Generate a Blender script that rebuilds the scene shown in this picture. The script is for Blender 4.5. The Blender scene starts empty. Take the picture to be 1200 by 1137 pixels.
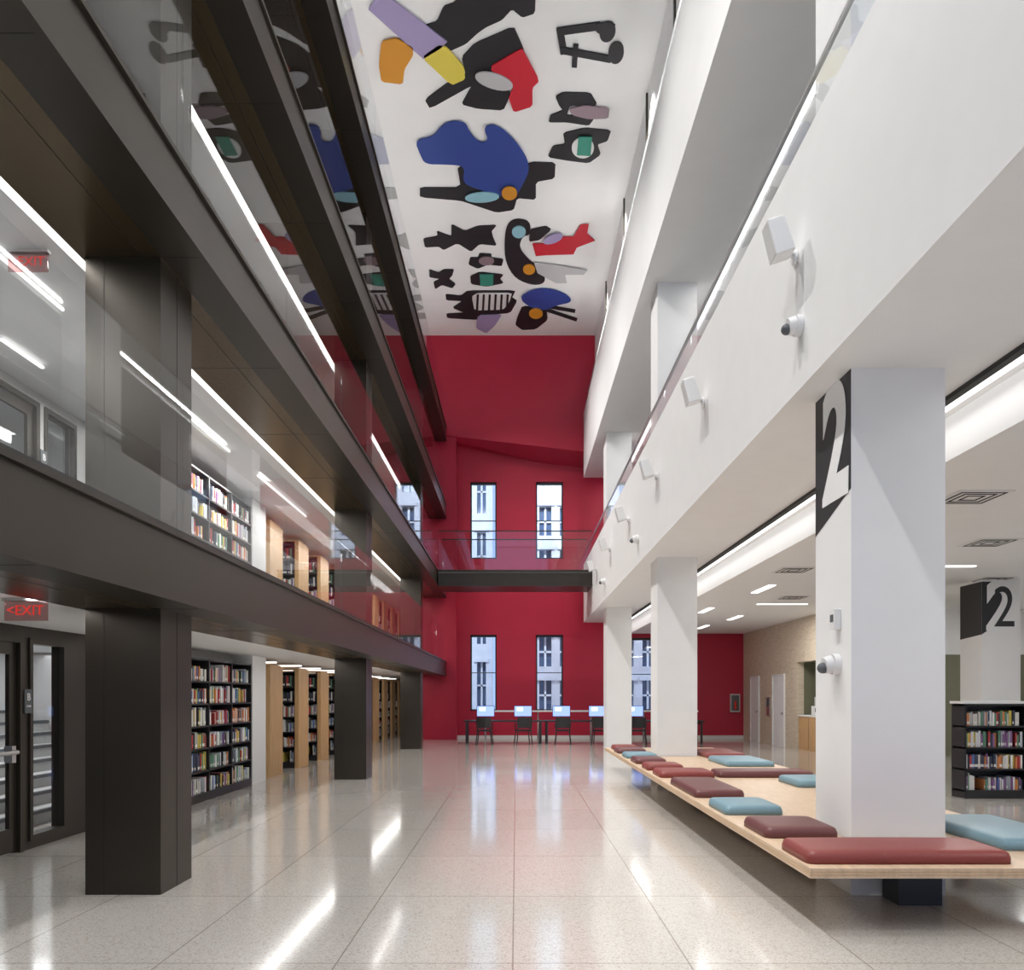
import bpy, math, random
from mathutils import Vector
random.seed(7)
sc = bpy.context.scene
EYE=1.55; F=930.0; VX=605.0; VY=815.0

# ------------------------------------------------------------ materials
def mat(name, col, rough=0.5, metal=0.0, noise=0.0, nscale=8.0, emit=None, es=1.0, spec=None, bump=0.0, stretch=None):
    m=bpy.data.materials.new(name); m.use_nodes=True
    nt=m.node_tree; b=nt.nodes['Principled BSDF']
    b.inputs['Base Color'].default_value=(*col,1)
    b.inputs['Roughness'].default_value=rough
    b.inputs['Metallic'].default_value=metal
    if spec is not None: b.inputs['Specular IOR Level'].default_value=spec
    if emit:
        b.inputs['Emission Color'].default_value=(*emit,1); b.inputs['Emission Strength'].default_value=es
    if noise>0 or bump>0:
        tc=nt.nodes.new('ShaderNodeTexCoord'); n=nt.nodes.new('ShaderNodeTexNoise'); n.inputs['Scale'].default_value=nscale
        n.inputs['Detail'].default_value=4
        src=tc.outputs['Object']
        if stretch:
            mp=nt.nodes.new('ShaderNodeMapping'); mp.inputs['Scale'].default_value=stretch
            nt.links.new(src,mp.inputs[0]); src=mp.outputs[0]
        nt.links.new(src,n.inputs['Vector'])
        if noise>0:
            r=nt.nodes.new('ShaderNodeValToRGB')
            r.color_ramp.elements[0].position=.3; r.color_ramp.elements[1].position=.7
            r.color_ramp.elements[0].color=(*[c*(1-noise) for c in col],1)
            r.color_ramp.elements[1].color=(*[min(1,c*(1+noise)) for c in col],1)
            nt.links.new(n.outputs['Fac'],r.inputs[0]); nt.links.new(r.outputs[0],b.inputs['Base Color'])
        if bump>0:
            bp=nt.nodes.new('ShaderNodeBump'); bp.inputs['Strength'].default_value=bump; bp.inputs['Distance'].default_value=.01
            nt.links.new(n.outputs['Fac'],bp.inputs['Height']); nt.links.new(bp.outputs[0],b.inputs['Normal'])
    return m
def emis(name,col,s):
    m=bpy.data.materials.new(name); m.use_nodes=True; nt=m.node_tree
    nt.nodes.remove(nt.nodes['Principled BSDF']); e=nt.nodes.new('ShaderNodeEmission')
    e.inputs[0].default_value=(*col,1); e.inputs[1].default_value=s
    nt.links.new(e.outputs[0],nt.nodes['Material Output'].inputs[0]); return m

WHITE=mat('white_paint',(.83,.83,.83),.55,noise=.012,nscale=3)
WHITE2=mat('ceiling_white',(.84,.84,.84),.7,noise=.01,nscale=2)
BRONZE=mat('bronze_metal',(.046,.039,.030),.36,.5,noise=.06,nscale=1.5)
BRONZE_S=mat('bronze_soffit',(.120,.088,.050),.27,.75,noise=.05,nscale=1.2)
SEAM=mat('seam_dark',(.01,.01,.01),.6)
BLACK=mat('black_metal',(.018,.018,.02),.4)
BLACKG=mat('black_graphic',(.02,.02,.024),.5)
RED=mat('red_paint',(.43,.008,.038),.5,noise=.04,nscale=1.2)
WOODP=mat('oak_panel',(.58,.36,.17),.45,noise=.14,nscale=6,stretch=(6,6,.5))
DECK=mat('maple_deck',(.62,.46,.32),.38,noise=.12,nscale=4,stretch=(10,.8,3))
CARPET=mat('carpet_grey',(.18,.18,.18),.9,noise=.2,nscale=40)
GREYW=mat('grey_wall',(.50,.50,.49),.6,noise=.02)
GREYD=mat('dark_grey',(.10,.11,.12),.6)
LIME=mat('limestone',(.62,.53,.41),.5,noise=.16,nscale=5,stretch=(1,1,9))
OLIVE=mat('olive_wall',(.17,.17,.11),.6,noise=.03)
STRIP=emis('light_strip',(1,.98,.95),2.4)
LINEAR=emis('linear_light',(1,.98,.95),1.7)
COVE=emis('cove_light',(1,.99,.98),2.2)
PLASTIC=mat('white_plastic',(.78,.78,.78),.35)
STEEL=mat('brushed_steel',(.6,.6,.6),.3,.9)
LETTER=emis('exit_red',(1,.05,.04),.55)
SCREEN=emis('monitor_screen',(.30,.42,1.0),1.5)
CUSHR=mat('cushion_oxblood',(.23,.042,.036),.42,bump=.2,nscale=60)
CUSHB=mat('cushion_brown',(.13,.038,.038),.42,bump=.2,nscale=60)
CUSHT=mat('cushion_teal',(.17,.29,.35),.42,bump=.2,nscale=60)
STONE=mat('facade_stone',(.80,.82,.84),.8,noise=.08,nscale=2)
STONE2=mat('facade_buff',(.60,.59,.60),.8,noise=.08,nscale=2)
DKGLASS=mat('facade_glass',(.10,.15,.24),.1)
LIMEB=mat('white_base',(.72,.71,.69),.5)

def glass_mat(name,tint,boost=1.0):
    m=bpy.data.materials.new(name); m.use_nodes=True; nt=m.node_tree
    nt.nodes.remove(nt.nodes['Principled BSDF'])
    g=nt.nodes.new('ShaderNodeNewGeometry')
    dt=nt.nodes.new('ShaderNodeVectorMath'); dt.operation='DOT_PRODUCT'
    nt.links.new(g.outputs['Normal'],dt.inputs[0]); nt.links.new(g.outputs['Incoming'],dt.inputs[1])
    def mth(op,a,b=None):
        n=nt.nodes.new('ShaderNodeMath'); n.operation=op
        for i,v in enumerate((a,b)):
            if v is None: continue
            if isinstance(v,(int,float)): n.inputs[i].default_value=v
            else: nt.links.new(v,n.inputs[i])
        return n.outputs[0]
    a=mth('ABSOLUTE',dt.outputs['Value']); o=mth('SUBTRACT',1.0,a); p=mth('POWER',o,5.0)
    f=mth('ADD',mth('MULTIPLY',p,.95*boost),.03)
    t=nt.nodes.new('ShaderNodeBsdfTransparent'); t.inputs[0].default_value=(*tint,1)
    gl=nt.nodes.new('ShaderNodeBsdfGlossy'); gl.inputs['Roughness'].default_value=0.0
    gl.inputs[0].default_value=(.95,.95,.97,1)
    mx=nt.nodes.new('ShaderNodeMixShader'); nt.links.new(f,mx.inputs[0])
    nt.links.new(t.outputs[0],mx.inputs[1]); nt.links.new(gl.outputs[0],mx.inputs[2])
    nt.links.new(mx.outputs[0],nt.nodes['Material Output'].inputs[0]); return m
GLASS=glass_mat('rail_glass',(.965,.975,.975),.6)
WGLASS=glass_mat('window_glass',(.95,.97,.99),.5)

def terrazzo():
    m=bpy.data.materials.new('terrazzo'); m.use_nodes=True; nt=m.node_tree; b=nt.nodes['Principled BSDF']
    tc=nt.nodes.new('ShaderNodeTexCoord')
    v=nt.nodes.new('ShaderNodeTexVoronoi'); v.inputs['Scale'].default_value=120
    nt.links.new(tc.outputs['Object'],v.inputs['Vector'])
    r=nt.nodes.new('ShaderNodeValToRGB'); r.color_ramp.interpolation='CONSTANT'
    e=r.color_ramp.elements; e[0].color=(.44,.39,.34,1); e[1].position=.11; e[1].color=(.57,.54,.50,1)
    x=e.new(.6); x.color=(.61,.58,.545,1); x=e.new(.88); x.color=(.51,.475,.43,1)
    sp=nt.nodes.new('ShaderNodeSeparateColor'); nt.links.new(v.outputs['Color'],sp.inputs[0]); nt.links.new(sp.outputs[0],r.inputs[0])
    n=nt.nodes.new('ShaderNodeTexNoise'); n.inputs['Scale'].default_value=.8; nt.links.new(tc.outputs['Object'],n.inputs['Vector'])
    mp=nt.nodes.new('ShaderNodeMapping'); mp.inputs['Location'].default_value=(.02+20.4,.3+15,0)
    nt.links.new(tc.outputs['Object'],mp.inputs[0])
    br=nt.nodes.new('ShaderNodeTexBrick'); br.offset=0; br.squash=1
    br.inputs['Scale'].default_value=1; br.inputs['Mortar Size'].default_value=.0045; br.inputs['Mortar Smooth'].default_value=0
    br.inputs['Brick Width'].default_value=1.02; br.inputs['Row Height'].default_value=1.53
    nt.links.new(mp.outputs[0],br.inputs['Vector'])
    br.inputs['Color1'].default_value=(1,1,1,1); br.inputs['Color2'].default_value=(.94,.935,.93,1); br.inputs['Mortar'].default_value=(.55,.53,.50,1)
    mx=nt.nodes.new('ShaderNodeMix'); mx.data_type='RGBA'; mx.blend_type='MULTIPLY'; mx.inputs[0].default_value=1
    nt.links.new(r.outputs[0],mx.inputs[6]); nt.links.new(br.outputs['Color'],mx.inputs[7])
    nt.links.new(mx.outputs[2],b.inputs['Base Color'])
    mr=nt.nodes.new('ShaderNodeMapRange'); mr.inputs[3].default_value=.08; mr.inputs[4].default_value=.17
    nt.links.new(n.outputs['Fac'],mr.inputs[0]); nt.links.new(mr.outputs[0],b.inputs['Roughness'])
    b.inputs['IOR'].default_value=1.58
    b.inputs['Coat Weight'].default_value=.4; b.inputs['Coat Roughness'].default_value=.08
    return m
TERR=terrazzo()

# ------------------------------------------------------------ mesh builder
class B:
    def __init__(s): s.v=[]; s.f=[]; s.mi=[]; s.mats=[]
    def m(s,mt):
        if mt not in s.mats: s.mats.append(mt)
        return s.mats.index(mt)
    def box(s,x0,x1,y0,y1,z0,z1,mt):
        i=len(s.v); k=s.m(mt)
        s.v+=[(x0,y0,z0),(x1,y0,z0),(x1,y1,z0),(x0,y1,z0),(x0,y0,z1),(x1,y0,z1),(x1,y1,z1),(x0,y1,z1)]
        for q in ((0,3,2,1),(4,5,6,7),(0,1,5,4),(1,2,6,5),(2,3,7,6),(3,0,4,7)):
            s.f.append(tuple(i+a for a in q)); s.mi.append(k)
        return s
    def cyl(s,p0,p1,r,mt,n=12,r1=None):
        p0=Vector(p0);p1=Vector(p1); d=(p1-p0).normalized(); a=d.orthogonal().normalized(); b=d.cross(a)
        r1=r if r1 is None else r1
        i=len(s.v);k=s.m(mt)
        for p,rr in ((p0,r),(p1,r1)):
            for j in range(n):
                t=2*math.pi*j/n; s.v.append(tuple(p+a*math.cos(t)*rr+b*math.sin(t)*rr))
        for j in range(n):
            s.f.append((i+j,i+(j+1)%n,i+n+(j+1)%n,i+n+j)); s.mi.append(k)
        s.f.append(tuple(i+n-1-j for j in range(n))); s.mi.append(k)
        s.f.append(tuple(i+n+j for j in range(n))); s.mi.append(k); return s
    def sphere(s,c,r,mt,n=16,m=8,zs=1):
        i=len(s.v);k=s.m(mt)
        for a in range(m+1):
            ph=math.pi*a/m
            for j in range(n):
                t=2*math.pi*j/n
                s.v.append((c[0]+r*math.sin(ph)*math.cos(t),c[1]+r*math.sin(ph)*math.sin(t),c[2]+zs*r*math.cos(ph)))
        for a in range(m):
            for j in range(n):
                s.f.append((i+a*n+j,i+(a+1)*n+j,i+(a+1)*n+(j+1)%n,i+a*n+(j+1)%n)); s.mi.append(k)
        return s
    def prism(s,pts,z0,z1,mt):     # xy polygon
        ar=sum(pts[j][0]*pts[(j+1)%len(pts)][1]-pts[(j+1)%len(pts)][0]*pts[j][1] for j in range(len(pts)))
        if ar<0: pts=pts[::-1]
        i=len(s.v);k=s.m(mt);n=len(pts)
        s.v+=[(x,y,z0) for x,y in pts]+[(x,y,z1) for x,y in pts]
        s.f.append(tuple(i+n-1-j for j in range(n))); s.mi.append(k)
        s.f.append(tuple(i+n+j for j in range(n))); s.mi.append(k)
        for j in range(n):
            s.f.append((i+j,i+(j+1)%n,i+n+(j+1)%n,i+n+j)); s.mi.append(k)
        return s
    def hexa(s,P,mt):
        i=len(s.v); k=s.m(mt); s.v+=list(P)
        for q in ((0,3,2,1),(4,5,6,7),(0,1,5,4),(1,2,6,5),(2,3,7,6),(3,0,4,7)): s.f.append(tuple(i+a for a in q)); s.mi.append(k)
        return s
    def poly(s,pts,mt):
        i=len(s.v); s.v+=list(pts); s.f.append(tuple(range(i,i+len(pts)))); s.mi.append(s.m(mt)); return s
    def obj(s,name,loc=(0,0,0),rz=0,parent=None,bevel=0,segs=2,smooth=False):
        me=bpy.data.meshes.new(name); me.from_pydata(s.v,[],s.f)
        for mt in s.mats: me.materials.append(mt)
        me.polygons.foreach_set('material_index',s.mi)
        if smooth: me.polygons.foreach_set('use_smooth',[True]*len(s.f))
        me.update(); o=bpy.data.objects.new(name,me); sc.collection.objects.link(o)
        o.location=loc; o.rotation_euler=(0,0,rz)
        if parent: o.parent=parent
        if bevel:
            md=o.modifiers.new('bevel','BEVEL'); md.width=bevel; md.segments=segs; md.limit_method='ANGLE'
        return o
def inst(o,name,loc,rz=0):
    c=o.copy(); c.name=name; sc.collection.objects.link(c); c.location=loc; c.rotation_euler=(0,0,rz); return c
def empty(name,loc=(0,0,0),rz=0):
    e=bpy.data.objects.new(name,None); sc.collection.objects.link(e); e.location=loc; e.rotation_euler=(0,0,rz); e.empty_display_size=.2; return e
def text(body,size,mt,name,parent,loc,rot,ext=.004,sx=1,bold=.018):
    cu=bpy.data.curves.new(name,'FONT'); cu.body=body; cu.size=size; cu.extrude=ext; cu.materials.append(mt)
    cu.align_x='CENTER'; cu.align_y='CENTER'; cu.offset=size*bold
    o=bpy.data.objects.new(name,cu); sc.collection.objects.link(o); o.parent=parent; o.location=loc; o.rotation_euler=rot; o.scale=(sx,1,1); return o
def wallholes(b,axis,t0,t1,a0,a1,z0,z1,holes,mt):
    A=sorted({a0,a1,*[min(max(v,a0),a1) for h in holes for v in h[:2]]})
    Z=sorted({z0,z1,*[min(max(v,z0),z1) for h in holes for v in h[2:]]})
    for i in range(len(A)-1):
        j=0
        while j<len(Z)-1:
            def isin(jj):
                ca=(A[i]+A[i+1])/2; cz=(Z[jj]+Z[jj+1])/2
                return any(h[0]<ca<h[1] and h[2]<cz<h[3] for h in holes)
            if isin(j): j+=1; continue
            k=j
            while k+1<len(Z)-1 and not isin(k+1): k+=1
            if axis=='y': b.box(A[i],A[i+1],t0,t1,Z[j],Z[k+1],mt)
            else: b.box(t0,t1,A[i],A[i+1],Z[j],Z[k+1],mt)
            j=k+1
    return b

# ------------------------------------------------------------ shell
YS=-5.0; YN=28.3; YB=27.7; ZC=14.1; YL=35.5
B().box(-12,14,YS,YN+.2,-.2,0,TERR).box(-12,-3.2,YN+.2,YL,-.2,0,TERR).obj('floor')
B().box(-3.33,2.94,YS,YB+.8,ZC,ZC+.2,WHITE2).obj('ceiling')
win=[(-1.64,-.70,1.0,3.71),(.70,1.67,1.0,3.71),(-1.64,-.70,6.42,9.16),(.70,1.67,6.42,9.16),
     (4.0,4.9,1.0,3.6),(6.0,6.9,6.42,9.0)]
b=B(); wallholes(b,'y',YN,YN+.25,-2.1,8.3,0,11.2,win,RED)
b.box(8.3,14,YN,YN+.25,0,9.6,WHITE)
wl=[(-4.25,-3.6,6.3,7.65)]
wallholes(b,'y',YB,YB+.25,-12,-2.1,5.45,11.2,wl,RED)
b.box(-3.4,-2.1,YB,YB+.25,0,5.45,RED)
b.box(-2.3,-2.1,YB+.25,YN,0,11.2,RED)
zl,zr=10.72,9.98; x0,x1=-3.33,2.94; yb=YB-.03
b.hexa([(x0,yb,zl),(x1,yb,zr),(x1,YN+.25,zr-.55),(x0,YN+.25,zl-.05),(x0,yb,ZC-.001),(x1,yb,ZC-.001),(x1,YN+.25,ZC-.001),(x0,YN+.25,ZC-.001)],RED)
b.obj('wall_north')
b=B(); b.box(-12,-3.2,YL,YL+.2,0,5.6,WHITE); b.box(-3.4,-3.2,YB+.25,YL,0,5.6,WHITE); b.obj('wall_north_stacks')
for n,h in enumerate(win+wl):
    y=YN if n<len(win) else YB
    w=B(); a0,a1,z0,z1=h; t=.05
    for q in ((a0,a0+t,z0,z1),(a1-t,a1,z0,z1),(a0,a1,z0,z0+t),(a0,a1,z1-t*1.6,z1)): w.box(q[0],q[1],y+.06,y+.18,q[2],q[3],BLACK)
    w.box(a0+t,a1-t,y+.11,y+.12,z0+t,z1-t,WGLASS)
    w.box(a0+t,a1-t,y+.09,y+.14,(z0+z1)/2-.015,(z0+z1)/2+.015,GREYD)
    w.obj('window_%d'%(n+1))
B().box(-2.1,8.1,YN-.02,YN,0,.12,LIMEB).obj('baseboard_north')
B().box(-12.2,-12,YS,YL,0,11.2,WHITE).obj('wall_west')
B().box(14,14.2,YS,YN,0,9.9,WHITE).obj('wall_east')
B().box(-3.33,-3.13,YS,YB,10.9,ZC,WHITE).obj('wall_upper_west')
b=B(); b.box(2.74,2.94,YS,YB,11.4,ZC,WHITE)
for y in (11.2,13.6,16.5,20,24): b.box(2.70,2.74,y,y+.07,11.4,ZC-.02,BRONZE)
b.obj('wall_upper_east')
b=B()
wallholes(b,'y',YS-.25,YS,-12.2,14.2,-.2,ZC+.2,[(-2.2,2.2,0.1,2.6),(-2.2,2.2,3.0,7.5),(-2.2,2.2,8.0,13.5),(5,12.5,.9,3.4),(5,12.5,6.3,8.8)],WHITE)
b.obj('wall_south')

# ------------------------------------------------------------ left mezzanines
LV=[2.72,5.45,8.2,10.9]; XF=-2.45
for k,zt in enumerate(LV):
    b=B(); zb=zt-.5; ye=YB-.04; yl=YL if k<2 else ye
    b.box(XF-.3,XF,YS,ye,zb,zt,BRONZE)
    b.box(XF,XF+.03,YS,ye,zt-.035,zt,BRONZE); b.box(XF,XF+.03,YS,ye,zb,zb+.03,BRONZE)
    b.box(-3.38,XF-.3,YS,ye,zb,zt-.12,BRONZE_S)
    b.box(-12,-3.48,YS,yl,zb+.02,zt-.12,WHITE2)
    b.box(-3.48,-3.38,YS,ye,zb+.06,zt-.12,WHITE2)
    b.box(-3.48,XF-.3,YS,ye,zt-.12,zt,CARPET); b.box(-12,-3.48,YS,yl,zt-.12,zt,CARPET)
    for j in range(14):
        yy=-2.19+8.35*.25*j
        b.box(-3.38,XF-.02,yy,yy+.006,zb-.0015,zb,SEAM)
    b.box(-2.9,-2.894,YS,ye,zb-.0015,zb,SEAM)
    b.obj('mezzanine_slab')
    B().box(-3.465,-3.395,YS,ye,zb+.02,zb+.05,STRIP).obj('ceiling_light_strip')
    g=B(); y=YS+.1
    while y<ye-.3:
        y2=min(y+2.72,ye-.05)
        g.box(XF-.075,XF-.06,y+.006,y2-.006,zt+.002,zt+1.18,GLASS); y=y2
    g.box(XF-.10,XF-.035,YS,ye,zt+.001,zt+.05,BLACK)
    g.obj('glass_railing')

CY=[6.16,14.6,22.9]
for y in CY:
    b=B(); w=.585; x1=-2.76; x0=x1-w; zz=0
    for zt in LV:
        zb=zt-.5
        b.box(x0,x1,y,y+w,zz,zb,BRONZE)
        b.box((x0+x1)/2-.15,(x0+x1)/2-.145,y-.002,y,zz,zb,SEAM)
        b.box(x1,x1+.002,y+w/2,y+w/2+.005,zz,zb,SEAM)
        zz=zt
    b.obj('bronze_column')

def door_unit(name,xw,y0,y1,z0,h):
    e=empty(name,(xw,y0,z0)); W=y1-y0
    b=B(); t=.06
    b.box(-.10,.02,0,t,0,h,BRONZE); b.box(-.10,.02,W-t,W,0,h,BRONZE); b.box(-.10,.02,t,W-t,h-t,h,BRONZE); b.obj('frame',parent=e)
    b=B(); b.box(-.06,-.02,t,t+.11,.02,h-t,BRONZE).box(-.06,-.02,W-t-.11,W-t,.02,h-t,BRONZE).box(-.06,-.02,t+.11,W-t-.11,.02,.25,BRONZE).box(-.06,-.02,t+.11,W-t-.11,h-t-.12,h-t,BRONZE)
    b.obj('leaf',parent=e)
    B().box(-.045,-.035,t+.11,W-t-.11,.25,h-t-.12,WGLASS).obj('glass_pane',parent=e)
    b=B(); b.box(-.02,.06,W-.25,W-.19,.9,1.06,STEEL); b.cyl((.08,.15,1.0),(.08,W-.2,1.0),.022,STEEL); b.box(-.02,.08,.12,.16,.97,1.03,STEEL)
    b.obj('push_bar',parent=e)
    return e
for k,(z0,xw,mt,dy) in enumerate(((0,-4.9,BRONZE,0),(2.72,-5.4,GREYW,1.1))):
    H=2.24
    b=B()
    wallholes(b,'x',xw-.15,xw,YS,9.8,z0,z0+H,[(6.8+dy,7.87+dy,z0,z0+2.13),(7.97+dy,8.62+dy,z0+.08,z0+2.13),(4.4,6.4,z0,z0+2.13)],mt)
    b.box(xw-.15,xw,9.8,13.7,z0,z0+H,GREYW)
    b.box(-5.05,-4.56,13.72,14.45,z0,z0+H,WHITE)
    b.obj('wall_core_west')
    door_unit('door_%d'%(k*2+1),xw,6.8+dy,7.87+dy,z0,2.13)
    w=B(); w.box(xw-.1,xw+.02,7.97+dy,8.02+dy,z0+.08,z0+2.13,BRONZE).box(xw-.1,xw+.02,8.57+dy,8.62+dy,z0+.08,z0+2.13,BRONZE).box(xw-.1,xw+.02,8.02+dy,8.57+dy,z0+.08,z0+.14,BRONZE).box(xw-.1,xw+.02,8.02+dy,8.57+dy,z0+2.07,z0+2.13,BRONZE)
    w.box(xw-.05,xw-.04,8.02+dy,8.57+dy,z0+.14,z0+2.07,WGLASS); w.obj('window_sidelight')
    w=B(); w.box(xw-.1,xw+.02,4.4,4.46,z0,z0+2.13,BRONZE).box(xw-.1,xw+.02,6.34,6.4,z0,z0+2.13,BRONZE).box(xw-.05,xw-.04,4.46,6.34,z0,z0+2.1,WGLASS); w.obj('window_core')
    s=empty('room_sign',(xw+.022,7.88+dy,z0+1.5))
    B().box(0,.012,-.02,.10,-.13,.11,GREYD).obj('plate',parent=s)
    text('B',.1,PLASTIC,'letter',s,(.014,.04,.03),(math.pi/2,0,math.pi/2),.001)
    text('STAIR',.028,PLASTIC,'caption',s,(.014,.04,-.06),(math.pi/2,0,math.pi/2),.001)
b=B()
for i in range(8):
    x=-5.75-.28*i
    b.box(x-.28,x,8.4,12.6,0,.165*(i+1),GREYW)
    b.box(x-.05,x+.015,8.4,12.6,.165*(i+1)-.04,.165*(i+1)+.003,GREYD)
b.obj('staircase')
b=B()
for j in range(9):
    yy=6.9+.16*j; b.cyl((-5.6,yy,0),(-5.6,yy,.9+.06*j),.01,GREYD)
b.cyl((-5.6,6.85,.9),(-5.6,8.2,1.4),.022,PLASTIC); b.obj('stair_handrail')
b=B(); b.box(-8.2,-8.05,YS,13,0,2.2,WHITE); b.box(-8.05,-5.06,12.8,13,0,2.2,WHITE); b.obj('wall_stair')

# ------------------------------------------------------------ book furniture
PAL=[(.80,.78,.74),(.76,.76,.78),(.05,.06,.10),(.45,.05,.05),(.09,.18,.42),(.65,.52,.12),(.12,.28,.18),(.03,.03,.03),(.68,.66,.60),(.35,.38,.42),(.65,.24,.08),(.66,.70,.74),(.25,.12,.28),(.82,.82,.80)]
BM=[mat('book_%d'%i,c,.6) for i,c in enumerate(PAL)]
def books(b,x0,x1,y0,z0,hmax,dep):
    x=x0+random.uniform(0,.03)
    while x<x1-.05:
        run=random.uniform(.35,.95) if random.random()<.8 else .15; xe=min(x+run,x1)
        base=random.uniform(.66,.9)*hmax; mc=random.choice(BM)
        while x<xe-.03:
            t=random.uniform(.014,.045); h=min(hmax*.96,base*random.uniform(.86,1.14)); yo=random.uniform(0,.03)
            mt=mc if random.random()<.25 else random.choice(BM)
            b.box(x,x+t*.95,y0+yo,y0+dep,z0,z0+h,mt)
            if h>.16 and random.random()<.6:
                b.box(x+.001,x+t*.9,y0+yo-.002,y0+yo,z0+.025,z0+.065,BM[0])
            x+=t
        x+=random.uniform(0,.15)
def bookcase(name,W,H,D,n,frame=BLACK,bay=.92,top=None,base=.1,loc=(0,0,0),rz=0):
    e=empty(name,loc,rz); b=B()
    b.box(0,W,D-.02,D,0,H,frame); b.box(0,W,0,D-.02,0,base,frame)
    nb=max(1,round(W/bay)); bw=W/nb
    for i in range(nb+1):
        x=min(max(i*bw-.015,0),W-.03); b.box(x,x+.03,0,D-.02,base,H,frame)
    sh=(H-base-.03)/n
    for j in range(n+1):
        z=base+j*sh; b.box(.0,W,.0,D-.02,z,z+.025,frame)
    b.obj('carcass',parent=e)
    if top: B().box(-.02,W+.02,-.02,D+.02,H+.003,H+.04,top).obj('top',parent=e)
    k=B()
    for j in range(n):
        for i in range(nb): books(k,i*bw+.03,(i+1)*bw-.03,.02,base+j*sh+.026,sh-.05,D-.07)
    k.obj('books',parent=e)
    return e
bookcase('bookcase',3.75,2.09,.33,6,loc=(-4.56,9.92,0),rz=math.pi/2)
bookcase('bookcase',3.75,2.09,.33,6,loc=(-4.56,9.92,2.72),rz=math.pi/2)
def stack(loc,share=None):
    if share is None:
        e=bookcase('book_stack',3.6,2.06,.55,6,loc=loc)
        w=B(); w.box(3.6,3.68,-.06,.75,0,2.1,WOODP); w.box(3.4,3.6,.56,.75,0,2.1,WOODP); w.box(0,3.68,-.05,.6,2.1,2.13,WOODP)
        w.obj('end_panel',parent=e); return e
    e=empty('book_stack',loc)
    for c in share.children:
        d=c.copy(); sc.collection.objects.link(d); d.parent=e
    return e
first=None
for z0 in (0,2.72,5.45):
    ys=(14.95,16.9,18.8,20.6,22.4,24.2,26.0) if z0>3 else (14.95,16.9,18.8,20.6,22.4,24.2,26.0,27.8,29.6,31.4,33.2)
    for y in ys:
        o=stack((-8.3,y,z0),first)
        if first is None: first=o
    b=B()
    for y in ys[1:]:
        zz=z0+(2.215 if z0==0 else 2.22)
        b.box(-8,-4.95,y-.55,y-.50,zz,zz+.025,STRIP)
    b.obj('stack_light')
b=B()
for y0,y1 in ((3.6,6.96),(7.9,11.0),(12.2,15)): b.box(-3.985,-3.965,y0,y1,4.92,4.945,LINEAR)
for y0,y1 in ((7.55,8.2),(10.1,10.6)): b.box(-4.91,-4.875,y0,y1,4.925,4.945,LINEAR)
b.obj('linear_ceiling_light')

ACR=glass_mat('sign_acrylic',(.8,.6,.6),.5)
def exit_sign(loc):
    e=empty('exit_sign',loc)
    B().box(-.15,.15,-.01,.01,-.16,-.02,ACR).obj('panel',parent=e)
    B().box(-.16,.16,-.025,.025,-.02,0,STEEL).obj('housing',parent=e)
    text('<EXIT',.10,LETTER,'letters',e,(0,-.014,-.09),(math.pi/2,0,0),.002,bold=0)
exit_sign((-3.47,5.62,2.238)); exit_sign((-3.72,6.05,4.94))

# ------------------------------------------------------------ right side
XR=2.35
B().box(XR,2.55,YS,YB,4.09,6.1,WHITE).obj('balcony_parapet')
b=B(); b.box(2.55,3.65,YS,YB,4.09,5.28,WHITE)
b.box(3.65,3.72,YS,YN,4.05,4.16,SEAM); b.box(3.65,4.05,YS,YN,4.16,5.28,WHITE)
b.box(4.05,14,YS,YN,3.75,5.28,WHITE2); b.box(2.55,14,YS,YN,5.28,5.4,CARPET); b.obj('ceiling_east')
B().box(3.76,3.87,YS,YN,4.10,4.16,COVE).obj('cove_light')
b=B(); b.box(XR,2.74,YS,YB,9.15,11.4,WHITE); b.box(2.74,3.65,YS,YB,9.15,9.9,WHITE); b.box(3.65,3.95,YS,YN,9.2,9.9,WHITE); b.box(3.95,14,YS,YN,9.05,9.9,WHITE2)
b.obj('ceiling_upper_east')
B().box(3.7,3.78,YS,YN,9.17,9.2,COVE).obj('cove_light')
def rail(x,z0,z1,yend):
    g=B(); y=YS+.1
    while y<yend-.3:
        y2=min(y+2.0,yend); g.box(x,x+.014,y+.005,y2-.005,z0+.002,z1,GLASS); y=y2
    g.box(x-.012,x+.026,YS,yend,z1,z1+.025,STEEL)
    g.box(x-.015,x+.03,YS,yend,z0+.001,z0+.02,BLACK)
    return g.obj('glass_railing')
rail(2.44,6.1,6.62,YB-.05); rail(2.5,11.4,12.1,YB-.05)
for y in CY:
    B().box(2.6,3.33,y,y+.73,0,4.09,WHITE).obj('white_column'); B().box(2.6,3.33,y,y+.73,5.4,9.15,WHITE).obj('white_column')
for y in (6.8,15.0,23.2):
    B().box(8.8,9.53,y,y+.73,0,3.75,WHITE).obj('white_column'); B().box(8.8,9.53,y,y+.73,5.4,9.05,WHITE).obj('white_column')
e=empty('numeral_sign',(2.598,6.16,3.0))
B().poly([(0,0,.16),(0,0,1.088),(0,.73,1.088),(0,.73,-.08)],BLACKG).obj('panel',parent=e)
text('2',1.30,WHITE,'numeral',e,(-.004,.30,.57),(math.pi/2,0,-math.pi/2),.002,.80,.035)
e=empty('numeral_sign',(8.798,15.0,2.7))
B().poly([(0,0,0),(0,0,1.0),(0,.73,1.0),(0,.73,-.05)],BLACKG).poly([(0.0,-.003,.0),(.0,-.003,1.0),(.42,-.003,1.0),(.42,-.003,.25),(.3,-.003,.2)],BLACKG).obj('panel',parent=e)
text('2',1.22,WHITE,'numeral_outer',e,(.36,-.008,.5),(math.pi/2,0,0),.002,.86,.05)
text('2',1.10,BLACKG,'numeral',e,(.42,-.012,.48),(math.pi/2,0,0),.002,.80,.0)

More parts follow.
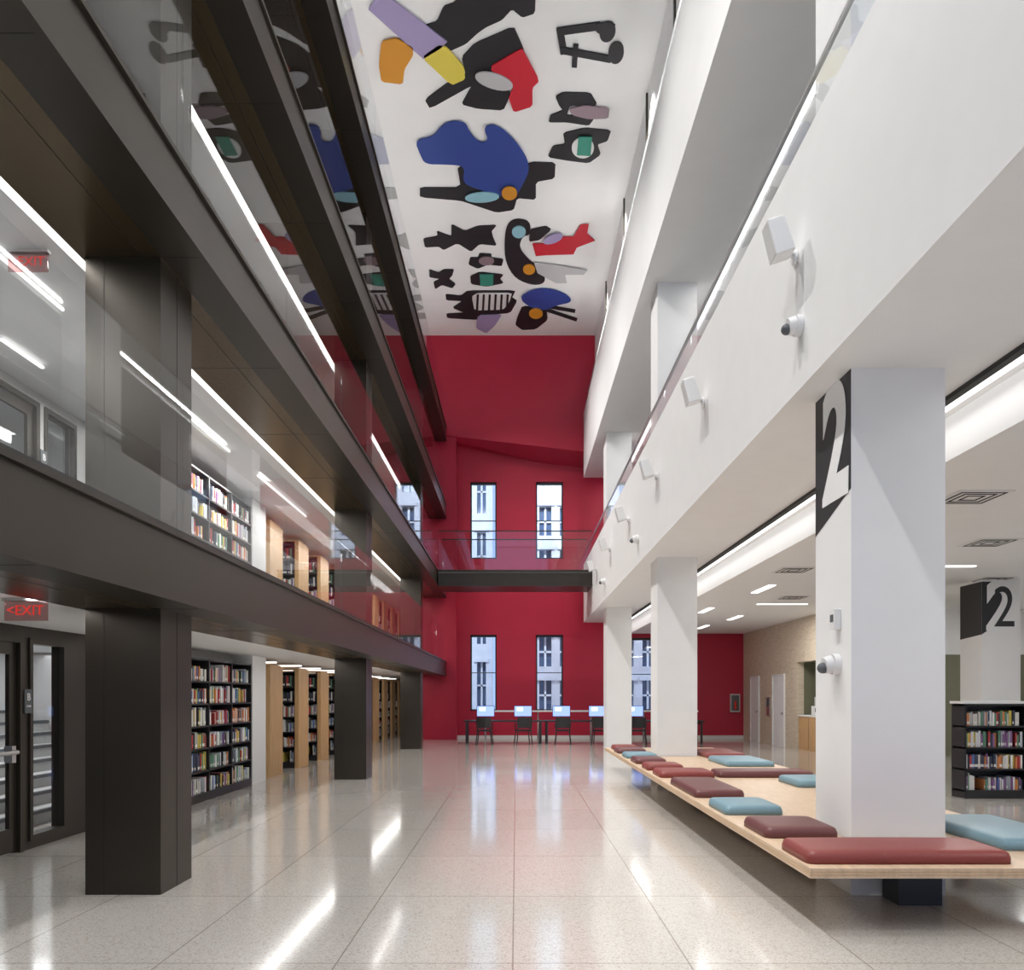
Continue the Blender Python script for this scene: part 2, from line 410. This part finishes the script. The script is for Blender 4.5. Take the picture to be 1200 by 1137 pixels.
b=B()
wallholes(b,'x',8.1,8.3,16.5,YN,0,3.75,[(19.5,22.9,0,2.5)],LIME)
b.box(8.9,9.0,19.3,23.1,0,2.6,OLIVE).box(8.3,8.9,19.3,19.5,0,2.6,OLIVE).box(8.3,8.9,22.9,23.1,0,2.6,OLIVE).box(8.3,8.9,19.5,22.9,2.5,2.6,OLIVE)
b.obj('wall_east_limestone')
b=B(); b.box(9.05,14,20.5,20.7,0,3.75,WHITE); b.box(9.6,14,20.46,20.5,0,2.6,OLIVE); b.obj('wall_east_inner')
b=B(); b.box(8.12,8.85,19.8,22.8,0,.95,WOODP)
for yy in (20.55,21.3,22.05): b.box(8.115,8.12,yy,yy+.01,.05,.9,SEAM)
b.box(8.1,8.86,19.78,22.82,.95,.99,WHITE); b.obj('counter_cabinet')
b=B(); b.box(8.25,8.8,21.2,22.2,1.0,1.25,PLASTIC).box(8.3,8.8,21.3,22.1,1.25,1.5,GREYW).box(8.24,8.26,21.5,21.9,1.08,1.2,BLACK).box(8.35,8.7,21.25,21.5,1.5,1.58,BLACK).obj('photocopier',bevel=.01)
for n,(y0,y1) in enumerate(((23.9,25.0),(26.4,27.35))):
    b=B(); b.box(8.05,8.1,y0,y0+.06,0,2.2,PLASTIC).box(8.05,8.1,y1-.06,y1,0,2.2,PLASTIC).box(8.05,8.1,y0+.06,y1-.06,2.14,2.2,PLASTIC).box(8.07,8.1,y0+.06,y1-.06,0,2.14,WHITE).cyl((8.03,y0+.15,1.0),(8.03,y0+.3,1.0),.012,STEEL).box(8.03,8.07,y0+.13,y0+.17,.96,1.04,STEEL)
    b.obj('door_%d'%(10+n))
REDP=mat('extinguisher_red',(.6,.03,.02),.35)
b=B(); b.box(7.6,7.95,YN-.12,YN-.001,.95,1.6,STEEL).box(7.64,7.91,YN-.125,YN-.12,1.0,1.55,GREYD).cyl((7.77,YN-.15,1.05),(7.77,YN-.15,1.35),.045,REDP); b.obj('fire_extinguisher_cabinet')
b=B(); b.box(8.05,8.1,25.25,25.55,.9,1.5,STEEL).box(8.04,8.05,25.3,25.5,1.2,1.45,GREYD).obj('wall_panel')
b=B()
for x,y in ((5.1,16.4),(6.4,19.1),(6.2,22.5),(7.2,13.5),(9,10),(10.5,8.5),(6,25.5),(11,13),(4.9,20.5),(5.0,24.5)):
    if x>6.3: b.box(x-.6,x+.6,y-.05,y+.05,3.735,3.75,STRIP)
    else: b.box(x-.07,x+.07,y-.6,y+.6,3.735,3.75,STRIP)
b.obj('recessed_ceiling_light')
for x,y in ((5.05,8.8),(6.8,11.4),(4.86,13.9),(6.2,17.8),(9,15)):
    b=B(); b.box(x-.3,x+.3,y-.3,y+.3,3.738,3.75,PLASTIC)
    for q in (.25,.18,.1): 
        b.box(x-q,x+q,y-q,y-q+.02,3.733,3.738,SEAM); b.box(x-q,x+q,y+q-.02,y+q,3.733,3.738,SEAM); b.box(x-q,x-q+.02,y-q,y+q,3.733,3.738,SEAM); b.box(x+q-.02,x+q,y-q,y+q,3.733,3.738,SEAM)
    b.obj('ceiling_air_diffuser')
bookcase('low_bookcase',3.7,1.42,.35,4,top=WHITE,loc=(6.72,11.9,0))
b=B(); b.box(7.3,8.3,15.6,16.2,0,.75,WOODP).box(7.25,8.35,15.55,16.25,.75,.79,WHITE).box(7.5,8.0,15.85,15.9,.95,1.3,PLASTIC).box(7.72,7.78,15.86,15.9,.79,.95,PLASTIC); b.obj('service_desk')

# ------------------------------------------------------------ bench deck
b=B()
b.box(1.9,2.58,5.13,17.0,.365,.43,DECK); b.box(3.35,4.2,5.13,17,.365,.43,DECK)
b.box(2.58,3.35,5.13,6.14,.365,.43,DECK); b.box(2.58,3.35,6.91,14.58,.365,.43,DECK); b.box(2.58,3.35,15.35,17,.365,.43,DECK)
for y in (5.85,8.2,10.4,12.6,16.2):
    b.box(2.82,3.14,y,y+.26,0,.3,BLACK); b.box(2.3,3.8,y+.05,y+.2,.3,.365,BLACK)
for x in (2.14,2.36,3.6,3.85): b.box(x,x+.004,5.14,16.99,.43,.4308,WOODP)
b.box(1.898,4.2,5.128,5.13,.385,.39,WOODP).box(1.898,4.2,5.128,5.13,.405,.41,WOODP).box(1.898,1.9,5.13,17,.385,.39,WOODP).box(1.898,1.9,5.13,17,.405,.41,WOODP)
b.obj('seating_platform')
cush=[(1.93,3.30,5.25,5.82,CUSHR),(1.95,2.53,6.2,6.85,CUSHB),(1.95,2.5,7.4,8.1,CUSHT),(1.95,2.5,8.65,10.1,CUSHB),
(1.95,2.7,10.75,11.4,CUSHR),(1.95,2.5,11.8,12.4,CUSHR),(1.95,2.45,12.9,13.6,CUSHB),(1.95,2.5,14.0,14.7,CUSHT),(1.95,2.5,15.2,15.9,CUSHB),(2.0,2.5,16.2,16.8,CUSHR),
(3.3,4.05,12.4,13.7,CUSHT),(2.75,4.05,10.75,11.3,CUSHB),(3.4,4.1,14.1,15.5,CUSHR),(3.42,4.12,9.6,10.4,CUSHT),(3.45,4.1,8.5,9.2,CUSHR),(3.5,4.15,5.7,6.95,CUSHT)]
def cushion(x0,x1,y0,y1,mt):
    W=x1-x0;D=y1-y0;h=.085
    b=B(); k=b.m(mt)
    nx=[0,.012,.03,.06,.12]+[.12+(W-.24)*i/6 for i in range(1,6)]+[W-.12,W-.06,W-.03,W-.012,W]
    ny=[0,.012,.03,.06,.12]+[.12+(D-.24)*i/6 for i in range(1,6)]+[D-.12,D-.06,D-.03,D-.012,D]
    def hh(a,L):
        d=min(a,L-a); e=math.sqrt(max(0,1-(1-min(d/.05,1))**2)); return .45+.55*e
    idx={}
    for side in (0,1):
        for i,x in enumerate(nx):
            for j,y in enumerate(ny):
                g=min(hh(x,W),hh(y,D)); crown=.012*math.sin(math.pi*x/W)*math.sin(math.pi*y/D)
                z=h*g+crown if side else 0.0
                cx,cy=x,y
                ex=min(x,W-x);ey=min(y,D-y); R=.06
                if ex<R and ey<R:
                    dx=R-ex;dy=R-ey; m=max(dx,dy); l=math.hypot(dx,dy)
                    if l>0: s=m/l; dx*=s;dy*=s
                    cx=(R-dx) if x<W/2 else W-(R-dx); cy=(R-dy) if y<D/2 else D-(R-dy)
                idx[side,i,j]=len(b.v); b.v.append((cx,cy,z))
    N=len(nx);M=len(ny)
    for i in range(N-1):
        for j in range(M-1):
            b.f.append((idx[1,i,j],idx[1,i+1,j],idx[1,i+1,j+1],idx[1,i,j+1])); b.mi.append(k)
            b.f.append((idx[0,i,j],idx[0,i,j+1],idx[0,i+1,j+1],idx[0,i+1,j])); b.mi.append(k)
    for i in range(N-1):
        b.f.append((idx[0,i,0],idx[0,i+1,0],idx[1,i+1,0],idx[1,i,0])); b.mi.append(k)
        b.f.append((idx[0,i+1,M-1],idx[0,i,M-1],idx[1,i,M-1],idx[1,i+1,M-1])); b.mi.append(k)
    for j in range(M-1):
        b.f.append((idx[0,0,j+1],idx[0,0,j],idx[1,0,j],idx[1,0,j+1])); b.mi.append(k)
        b.f.append((idx[0,N-1,j],idx[0,N-1,j+1],idx[1,N-1,j+1],idx[1,N-1,j])); b.mi.append(k)
    b.obj('seat_cushion',loc=(x0,y0,.431),smooth=True)
for c in cush: cushion(*c)

# ------------------------------------------------------------ wall-mounted devices
for y in (6.56,9.84,13.2,16.5,19.8,23.1):
    b=B(); b.cyl((2.349,y+.1,5.22),(2.32,y+.1,5.22),.06,PLASTIC); b.cyl((2.33,y+.1,5.22),(2.24,y+.03,5.26),.02,PLASTIC)
    P=[(-.1,-.09,-.15),(.07,-.09,-.15),(.07,.09,-.15),(-.1,.09,-.15),(-.08,-.08,.15),(.07,-.08,.15),(.07,.08,.15),(-.08,.08,.15)]
    a=math.radians(18)
    b.hexa([(2.17+px*math.cos(a)-pz*math.sin(a),y+py,5.32+px*math.sin(a)+pz*math.cos(a)) for px,py,pz in P],PLASTIC)
    b.obj('wall_loudspeaker',bevel=.012)
def domecam(x,y,z):
    b=B(); b.cyl((x-.001,y,z),(x-.05,y,z),.085,PLASTIC,24); b.cyl((x-.05,y,z),(x-.11,y,z-.01),.075,PLASTIC,24,.065); b.sphere((x-.12,y,z-.03),.045,GREYD)
    b.obj('security_camera')
domecam(2.35,6.55,4.6); domecam(2.35,15.3,4.56); domecam(2.35,21,4.56); domecam(2.6,6.42,1.8)
B().box(2.545,2.599,6.35,6.45,2.08,2.24,PLASTIC).box(2.54,2.545,6.37,6.43,2.14,2.2,GREYD).obj('wall_sensor',bevel=.01)

# ------------------------------------------------------------ walkway bridge
x0b,x1b=XF+.035,XR-.002
b=B(); b.box(x0b,x1b,24.5,26.0,4.93,5.32,BRONZE); b.box(x0b,x1b,24.5,26.0,5.32,5.42,CARPET)
b.box(x0b,x1b,24.46,24.5,5.36,5.42,BRONZE).box(x0b,x1b,24.46,24.5,4.92,4.97,BRONZE)
b.obj('walkway_bridge')
for y in (24.56,25.9):
    g=B()
    for i in range(3):
        w=(x1b-x0b)/3; g.box(x0b+w*i+.006,x0b+w*(i+1)-.006,y,y+.014,5.425,6.62,GLASS)
    g.box(x0b,x1b,y-.01,y+.024,6.62,6.65,BRONZE); g.obj('glass_railing')

# ------------------------------------------------------------ computer tables, monitors, chairs
def table(x0,x1,y):
    b=B(); b.box(x0,x1,y,y+.8,.70,.74,BLACK)
    for x in (x0+.06,x1-.12):
        b.box(x,x+.06,y+.03,y+.09,0,.70,BLACK).box(x,x+.06,y+.71,y+.77,0,.70,BLACK).box(x,x+.06,y+.09,y+.71,.62,.70,BLACK)
    b.obj('computer_table')
for i in range(3): table(-1.68+2.57*i,-1.68+2.57*(i+1)-.02,25.3)
b=B(); b.box(-1.1,6.0,26.15,26.5,1.0,1.05,WHITE)
for x in (-1.05,.7,2.45,4.2,5.9): b.box(x,x+.05,26.3,26.36,0,1.0,GREYW)
b.obj('white_counter')
SW=emis('screen_window',(.8,.9,1),1.6)
def monitor(x,y):
    e=empty('computer_monitor',(x,y,.741))
    B().box(-.11,.11,-.07,.09,0,.012,BLACK).box(-.025,.025,.03,.05,.012,.16,BLACK).obj('stand',parent=e)
    B().box(-.29,.29,0,.03,.11,.47,BLACK).obj('bezel',parent=e)
    B().box(-.275,.275,-.003,0,.13,.455,SCREEN).box(-.2,.0,-.005,-.003,.3,.42,SW).obj('screen',parent=e)
    B().box(-.2,.2,-.3,-.17,0,.02,BLACK).obj('keyboard',parent=e)
ch=None
def chair(x,y,rz=0):
    global ch
    if ch is None:
        b=B()
        b.box(-.23,.23,-.2,.22,.42,.47,BLACK)
        for sx in (-1,1):
            b.cyl((sx*.2,-.19,.44),(sx*.25,-.25,0),.018,BLACK); b.cyl((sx*.2,.2,.44),(sx*.25,.25,0),.018,BLACK)
            b.cyl((sx*.21,-.18,.44),(sx*.21,-.25,.84),.018,BLACK)
            b.cyl((sx*.25,-.2,.66),(sx*.25,.1,.66),.018,BLACK); b.cyl((sx*.25,.1,.66),(sx*.22,.16,.44),.016,BLACK)
        for i in range(6):
            a0=-.23+i*.46/6; a1=a0+.46/6; c=lambda t:-.25-.05*math.cos(t/.23*math.pi/2)
            k=b.m(BLACK); j=len(b.v)
            for a in (a0,a1):
                b.v+=[(a,c(a)+.03,.53),(a,c(a),.86),(a,c(a)-.02,.86),(a,c(a)+.01,.53)]
            for q in ((0,4,5,1),(1,5,6,2),(2,6,7,3),(3,7,4,0)): b.f.append(tuple(j+z for z in q)); b.mi.append(k)
        ch=b.obj('office_chair',loc=(x,y,0),rz=rz)
    else: inst(ch,'office_chair',(x,y,0),rz)
for x in (-1.0,.22,1.47,2.65,3.85,5.1): monitor(x,25.85); chair(x,25.0,random.uniform(-.25,.25))

# ------------------------------------------------------------ ceiling mural (flat painted cut-outs fixed under the ceiling)
def cm(c): return tuple((x/255)**2.2*.9 for x in c)
MC={'k':mat('mural_black',cm((28,29,34)),.6),'b':mat('mural_blue',cm((42,68,145)),.6),'r':mat('mural_red',cm((200,30,50)),.6),
'o':mat('mural_ochre',cm((212,143,38)),.6),'y':mat('mural_yellow',cm((228,208,85)),.6),'l':mat('mural_lavender',cm((165,152,195)),.6),
'g':mat('mural_grey',cm((190,190,193)),.6),'m':mat('mural_mauve',cm((145,125,135)),.6),'t':mat('mural_teal',cm((55,145,125)),.6),'c':mat('mural_skyblue',cm((145,195,210)),.6),'w':mat('mural_white',cm((240,240,240)),.6)}
HC=ZC-EYE
def plan(p): d=F*HC/(VY-p[1]); return ((p[0]-VX)*d/F,d)
def chaikin(p,n):
    r=.12 if n==1 else .24
    for _ in range(n):
        q=[]
        for i in range(len(p)):
            a=p[i];c=p[(i+1)%len(p)]
            q.append((a[0]*(1-r)+c[0]*r,a[1]*(1-r)+c[1]*r)); q.append((a[0]*r+c[0]*(1-r),a[1]*r+c[1]*(1-r)))
        p=q
    return p
mur=B()
def S(col,lay,pts,sm=1):
    mur.prism(chaikin([plan(p) for p in pts],sm),ZC-.03-.025*lay,ZC-.005-.025*lay,MC[col])
def E(col,lay,cx,cy,rx,ry,rot=0):
    r=math.radians(rot); pts=[]
    for i in range(24):
        t=2*math.pi*i/24; x=rx*math.cos(t);y=ry*math.sin(t); pts.append((cx+x*math.cos(r)-y*math.sin(r),cy+x*math.sin(r)+y*math.cos(r)))
    S(col,lay,pts,0)
def L(col,lay,x0,y0,x1,y1,w):
    dx,dy=x1-x0,y1-y0; l=math.hypot(dx,dy); nx,ny=-dy/l*w/2,dx/l*w/2
    S(col,lay,[(x0+nx,y0+ny),(x1+nx,y1+ny),(x1-nx,y1-ny),(x0-nx,y0-ny)],0)
S('k',0,[(482,46),(499,28),(512,24),(520,6),(532,2),(545,-14),(628,-16),(627,14),(612,19),(600,9),(588,22),(570,30),(560,37),(546,50),(528,58),(510,62)])
S('l',1,[(432,8),(440,-4),(456,-6),(524,46),(516,54),(496,66)],0)
S('y',1,[(494,64),(514,49),(524,53),(544,76),(545,90),(529,97)],1)
S('o',1,[(447,46),(464,42),(484,52),(484,62),(474,78),(472,96),(447,93),(444,74)],1)
S('k',0,[(498,116),(527,94),(546,87),(541,66),(556,50),(602,30),(611,50),(614,58),(594,70),(576,76),(596,98),(598,110),(590,128),(560,126),(541,121),(548,108),(554,98),(504,126)])
S('r',1,[(572,77),(611,54),(614,58),(632,92),(624,100),(624,122),(602,129),(596,112),(602,98)],1)
E('g',2,579,91,23,9,17)
L('k',0,653,36,704,29,9); L('k',0.1,656,32,661,62,8); E('k',0.2,712,36,9,12,20); L('k',0.3,657,57,716,68,8); E('k',0.4,722,60,9,13,10); L('k',0.5,675,50,673,77,6); S('k',0.6,[(698,26),(714,23),(722,28),(706,40),(698,34)])
S('k',0,[(651,112),(660,107),(692,108),(700,121),(690,125),(668,122),(664,134),(680,134),(696,138),(690,146),(664,142),(643,142),(645,134),(660,128),(655,122)])
S('m',1,[(667,125),(686,121),(714,125),(713,136),(690,137),(670,132)])
S('k',0,[(660,155),(685,149),(716,152),(712,164),(700,168),(704,180),(690,190),(665,187),(642,183),(648,170),(662,168)])
E('w',1,683,171,13,12,0); S('t',2,[(678,157),(694,157),(692,179),(676,178)],0)
S('b',1,[(486,162),(508,158),(518,144),(532,139),(546,142),(550,152),(562,166),(573,163),(566,146),(582,143),(606,164),(622,192),(614,212),(602,232),(584,226),(562,220),(541,212),(546,192),(522,190),(498,190),(492,178)],2)
S('k',0,[(492,219),(540,219),(536,194),(575,191),(590,205),(622,189),(651,190),(650,208),(628,212),(628,233),(606,231),(602,245),(582,248),(558,240),(540,234),(492,230)])
E('c',2,565,228,20,6,-3); E('o',3,597,222,9,8)
S('k',0,[(496,279),(513,276),(512,270),(523,274),(529,276),(529,262),(545,270),(560,264),(582,263),(576,270),(578,278),(582,287),(562,285),(552,294),(536,284),(520,292),(514,288),(498,289)])
S('k',0,[(594,262),(604,255),(621,258),(622,274),(612,276),(608,290),(622,306),(636,314),(640,330),(626,334),(604,326),(592,306),(591,280)],2)
S('k',0.3,[(621,268),(640,264),(646,268),(632,280),(620,282)],1)
S('r',1,[(624,284),(640,284),(652,276),(672,276),(680,262),(690,261),(688,272),(697,280),(676,288),(672,296),(640,297),(628,298)],0)
E('l',2,648,277,12,5,-20); E('c',1,608,270,8,7); E('o',1,620,314,7,6)
S('g',1,[(626,306),(652,309),(688,315),(684,320),(662,320),(664,330),(652,330),(630,318)],0)
S('k',0,[(503,315),(514,319),(520,315),(532,315),(530,322),(526,326),(534,332),(530,337),(518,333),(510,338),(508,330),(516,326),(503,324)])
S('k',0,[(551,301),(560,301),(562,296),(576,297),(576,301),(590,303),(588,311),(572,309),(560,314),(549,309)]); E('m',1,570,304,9,5)
S('k',0,[(551,323),(562,318),(590,321),(586,326),(590,331),(570,335),(552,332)]); S('t',1,[(562,320),(578,320),(578,333),(563,333)],0)
S('k',0,[(522,344),(540,346),(548,340),(604,340),(600,348),(606,352),(598,366),(570,368),(560,374),(524,372),(523,367),(545,366),(530,360),(542,352),(523,351)])
S('w',1,[(553,346),(560,342),(600,342),(597,352),(590,361),(556,362)])
for i in range(6): x=560+i*7; L('k',2,x,343,x-1,361,2.5)
S('l',1,[(560,368),(588,367),(580,380),(570,389),(558,383)])
S('b',1,[(608,348),(622,338),(642,336),(662,342),(672,352),(652,356),(640,362),(622,359)],2)
S('k',0,[(606,372),(612,358),(640,360),(642,374),(628,385),(612,386),(604,380)],1); E('o',2,628,365,8,6)
L('k',0.2,640,358,674,364,3.5); L('k',0.4,640,362,676,374,3.5)
mur.obj('ceiling_mural')

# ------------------------------------------------------------ street outside the windows
def facade(x0,x1,y,h,mt,wx,wz,gx,gz):
    b=B(); holes=[]
    x=x0+gx
    while x+wx<x1:
        z=.8
        while z+wz<h: holes.append((x,x+wx,z,z+wz)); z+=wz+gz
        x+=wx+gx
    wallholes(b,'y',y,y+.4,x0,x1,-.2,h,holes,mt)
    b.box(x0,x1,y+.4,y+.6,-.2,h,DKGLASS)
    for hh in holes:
        b.box(hh[0]-.15,hh[1]+.15,y-.12,y,hh[3],hh[3]+.2,mt); b.box((hh[0]+hh[1])/2-.05,(hh[0]+hh[1])/2+.05,y+.25,y+.38,hh[2],hh[3],STONE); b.box(hh[0],hh[1],y+.25,y+.38,(hh[2]+hh[3])/2-.05,(hh[2]+hh[3])/2+.05,STONE)
    b.obj('street_building')
facade(-14,-1.3,44,22,STONE,.5,2.6,.62,1.0); facade(-.3,16,40,22,STONE2,.62,1.5,.42,.7)
B().box(-30,30,YN+.3,60,-.3,-.25,GREYW).obj('street_ground')

# ------------------------------------------------------------ lights
def area(loc,rot,sx,sy,p,col=(1,.985,.965)):
    l=bpy.data.lights.new('lamp','AREA'); l.shape='RECTANGLE'; l.size=sx; l.size_y=sy; l.energy=p; l.color=col
    o=bpy.data.objects.new('lamp_area',l); sc.collection.objects.link(o); o.location=loc; o.rotation_euler=rot; return o
def spot(loc,tgt,p,ang=75,blend=.6,r=.12,col=(1,.98,.95)):
    l=bpy.data.lights.new('lamp','SPOT'); l.energy=p; l.spot_size=math.radians(ang); l.spot_blend=blend; l.shadow_soft_size=r; l.color=col
    o=bpy.data.objects.new('lamp_spot',l); sc.collection.objects.link(o); o.location=loc
    o.rotation_euler=(Vector(tgt)-Vector(loc)).to_track_quat('-Z','Y').to_euler()
for y in (1,6,11,16,20,24):
    spot((-2.85,y,ZC-.06),(2.1,y+.5,4.5),1900,85,.8)
    spot((2.45,y,ZC-.06),(.4,y+.5,0),1400,80,.8)
area((-2.95,12,11.0),(math.pi,0,0),.15,28,70)  # added uplight without a fixture, evens out light on ceiling and mural
area((2.62,12,11.45),(math.pi,0,0),.15,28,50)  # matching added uplight above the east ledge, brightens the ceiling
area((3.82,12,4.08),(0,0,0),.1,32,50); area((3.74,12,9.15),(0,0,0),.08,32,260)
for x,y in ((6.5,3),(6.5,12),(6.5,21),(11,8),(11,17)): area((x,y,3.72),(0,0,0),1.2,1.2,75)
for x,y in ((7,4),(7,16)): area((x,y,9.0),(0,0,0),1.5,1.5,200)
for zt in LV:
    area((-3.43,12,zt-.49),(0,0,0),.06,30,(90 if zt<6 else 50))
area((-6.5,22,2.19),(0,0,0),2.2,20,160); area((-6.5,22,4.90),(0,0,0),2.2,20,480); area((-6.5,20,7.6),(0,0,0),2.2,12,120)
area((-4.3,8,4.90),(0,0,0),.3,10,200)
area((-4.1,20,4.90),(0,0,0),.3,12,120)
area((-6.6,9.5,2.15),(0,0,0),1,3,45)
area((-3,32,14),(math.radians(-62),0,math.pi),8,1,1300,(.80,.88,1)); area((4,32,14),(math.radians(-62),0,math.pi),8,1,1200,(.75,.85,1))  # added lamps above the street, only to brighten the facades behind the windows

w=bpy.data.worlds.new('World'); sc.world=w; w.use_nodes=True
bg=w.node_tree.nodes['Background']; bg.inputs[0].default_value=(.45,.62,1,1); bg.inputs[1].default_value=1.0

cam=bpy.data.cameras.new('Camera'); co=bpy.data.objects.new('Camera',cam); sc.collection.objects.link(co)
co.location=(0,0,EYE); co.rotation_euler=(math.pi/2,0,0)
cam.sensor_width=36; cam.lens=F/1200*36; cam.shift_x=(600-VX)/1200; cam.shift_y=(VY-568.5)/1200
cam.clip_end=200; sc.camera=co
sc.view_settings.view_transform='Standard'; sc.view_settings.look='None'; sc.view_settings.exposure=.17
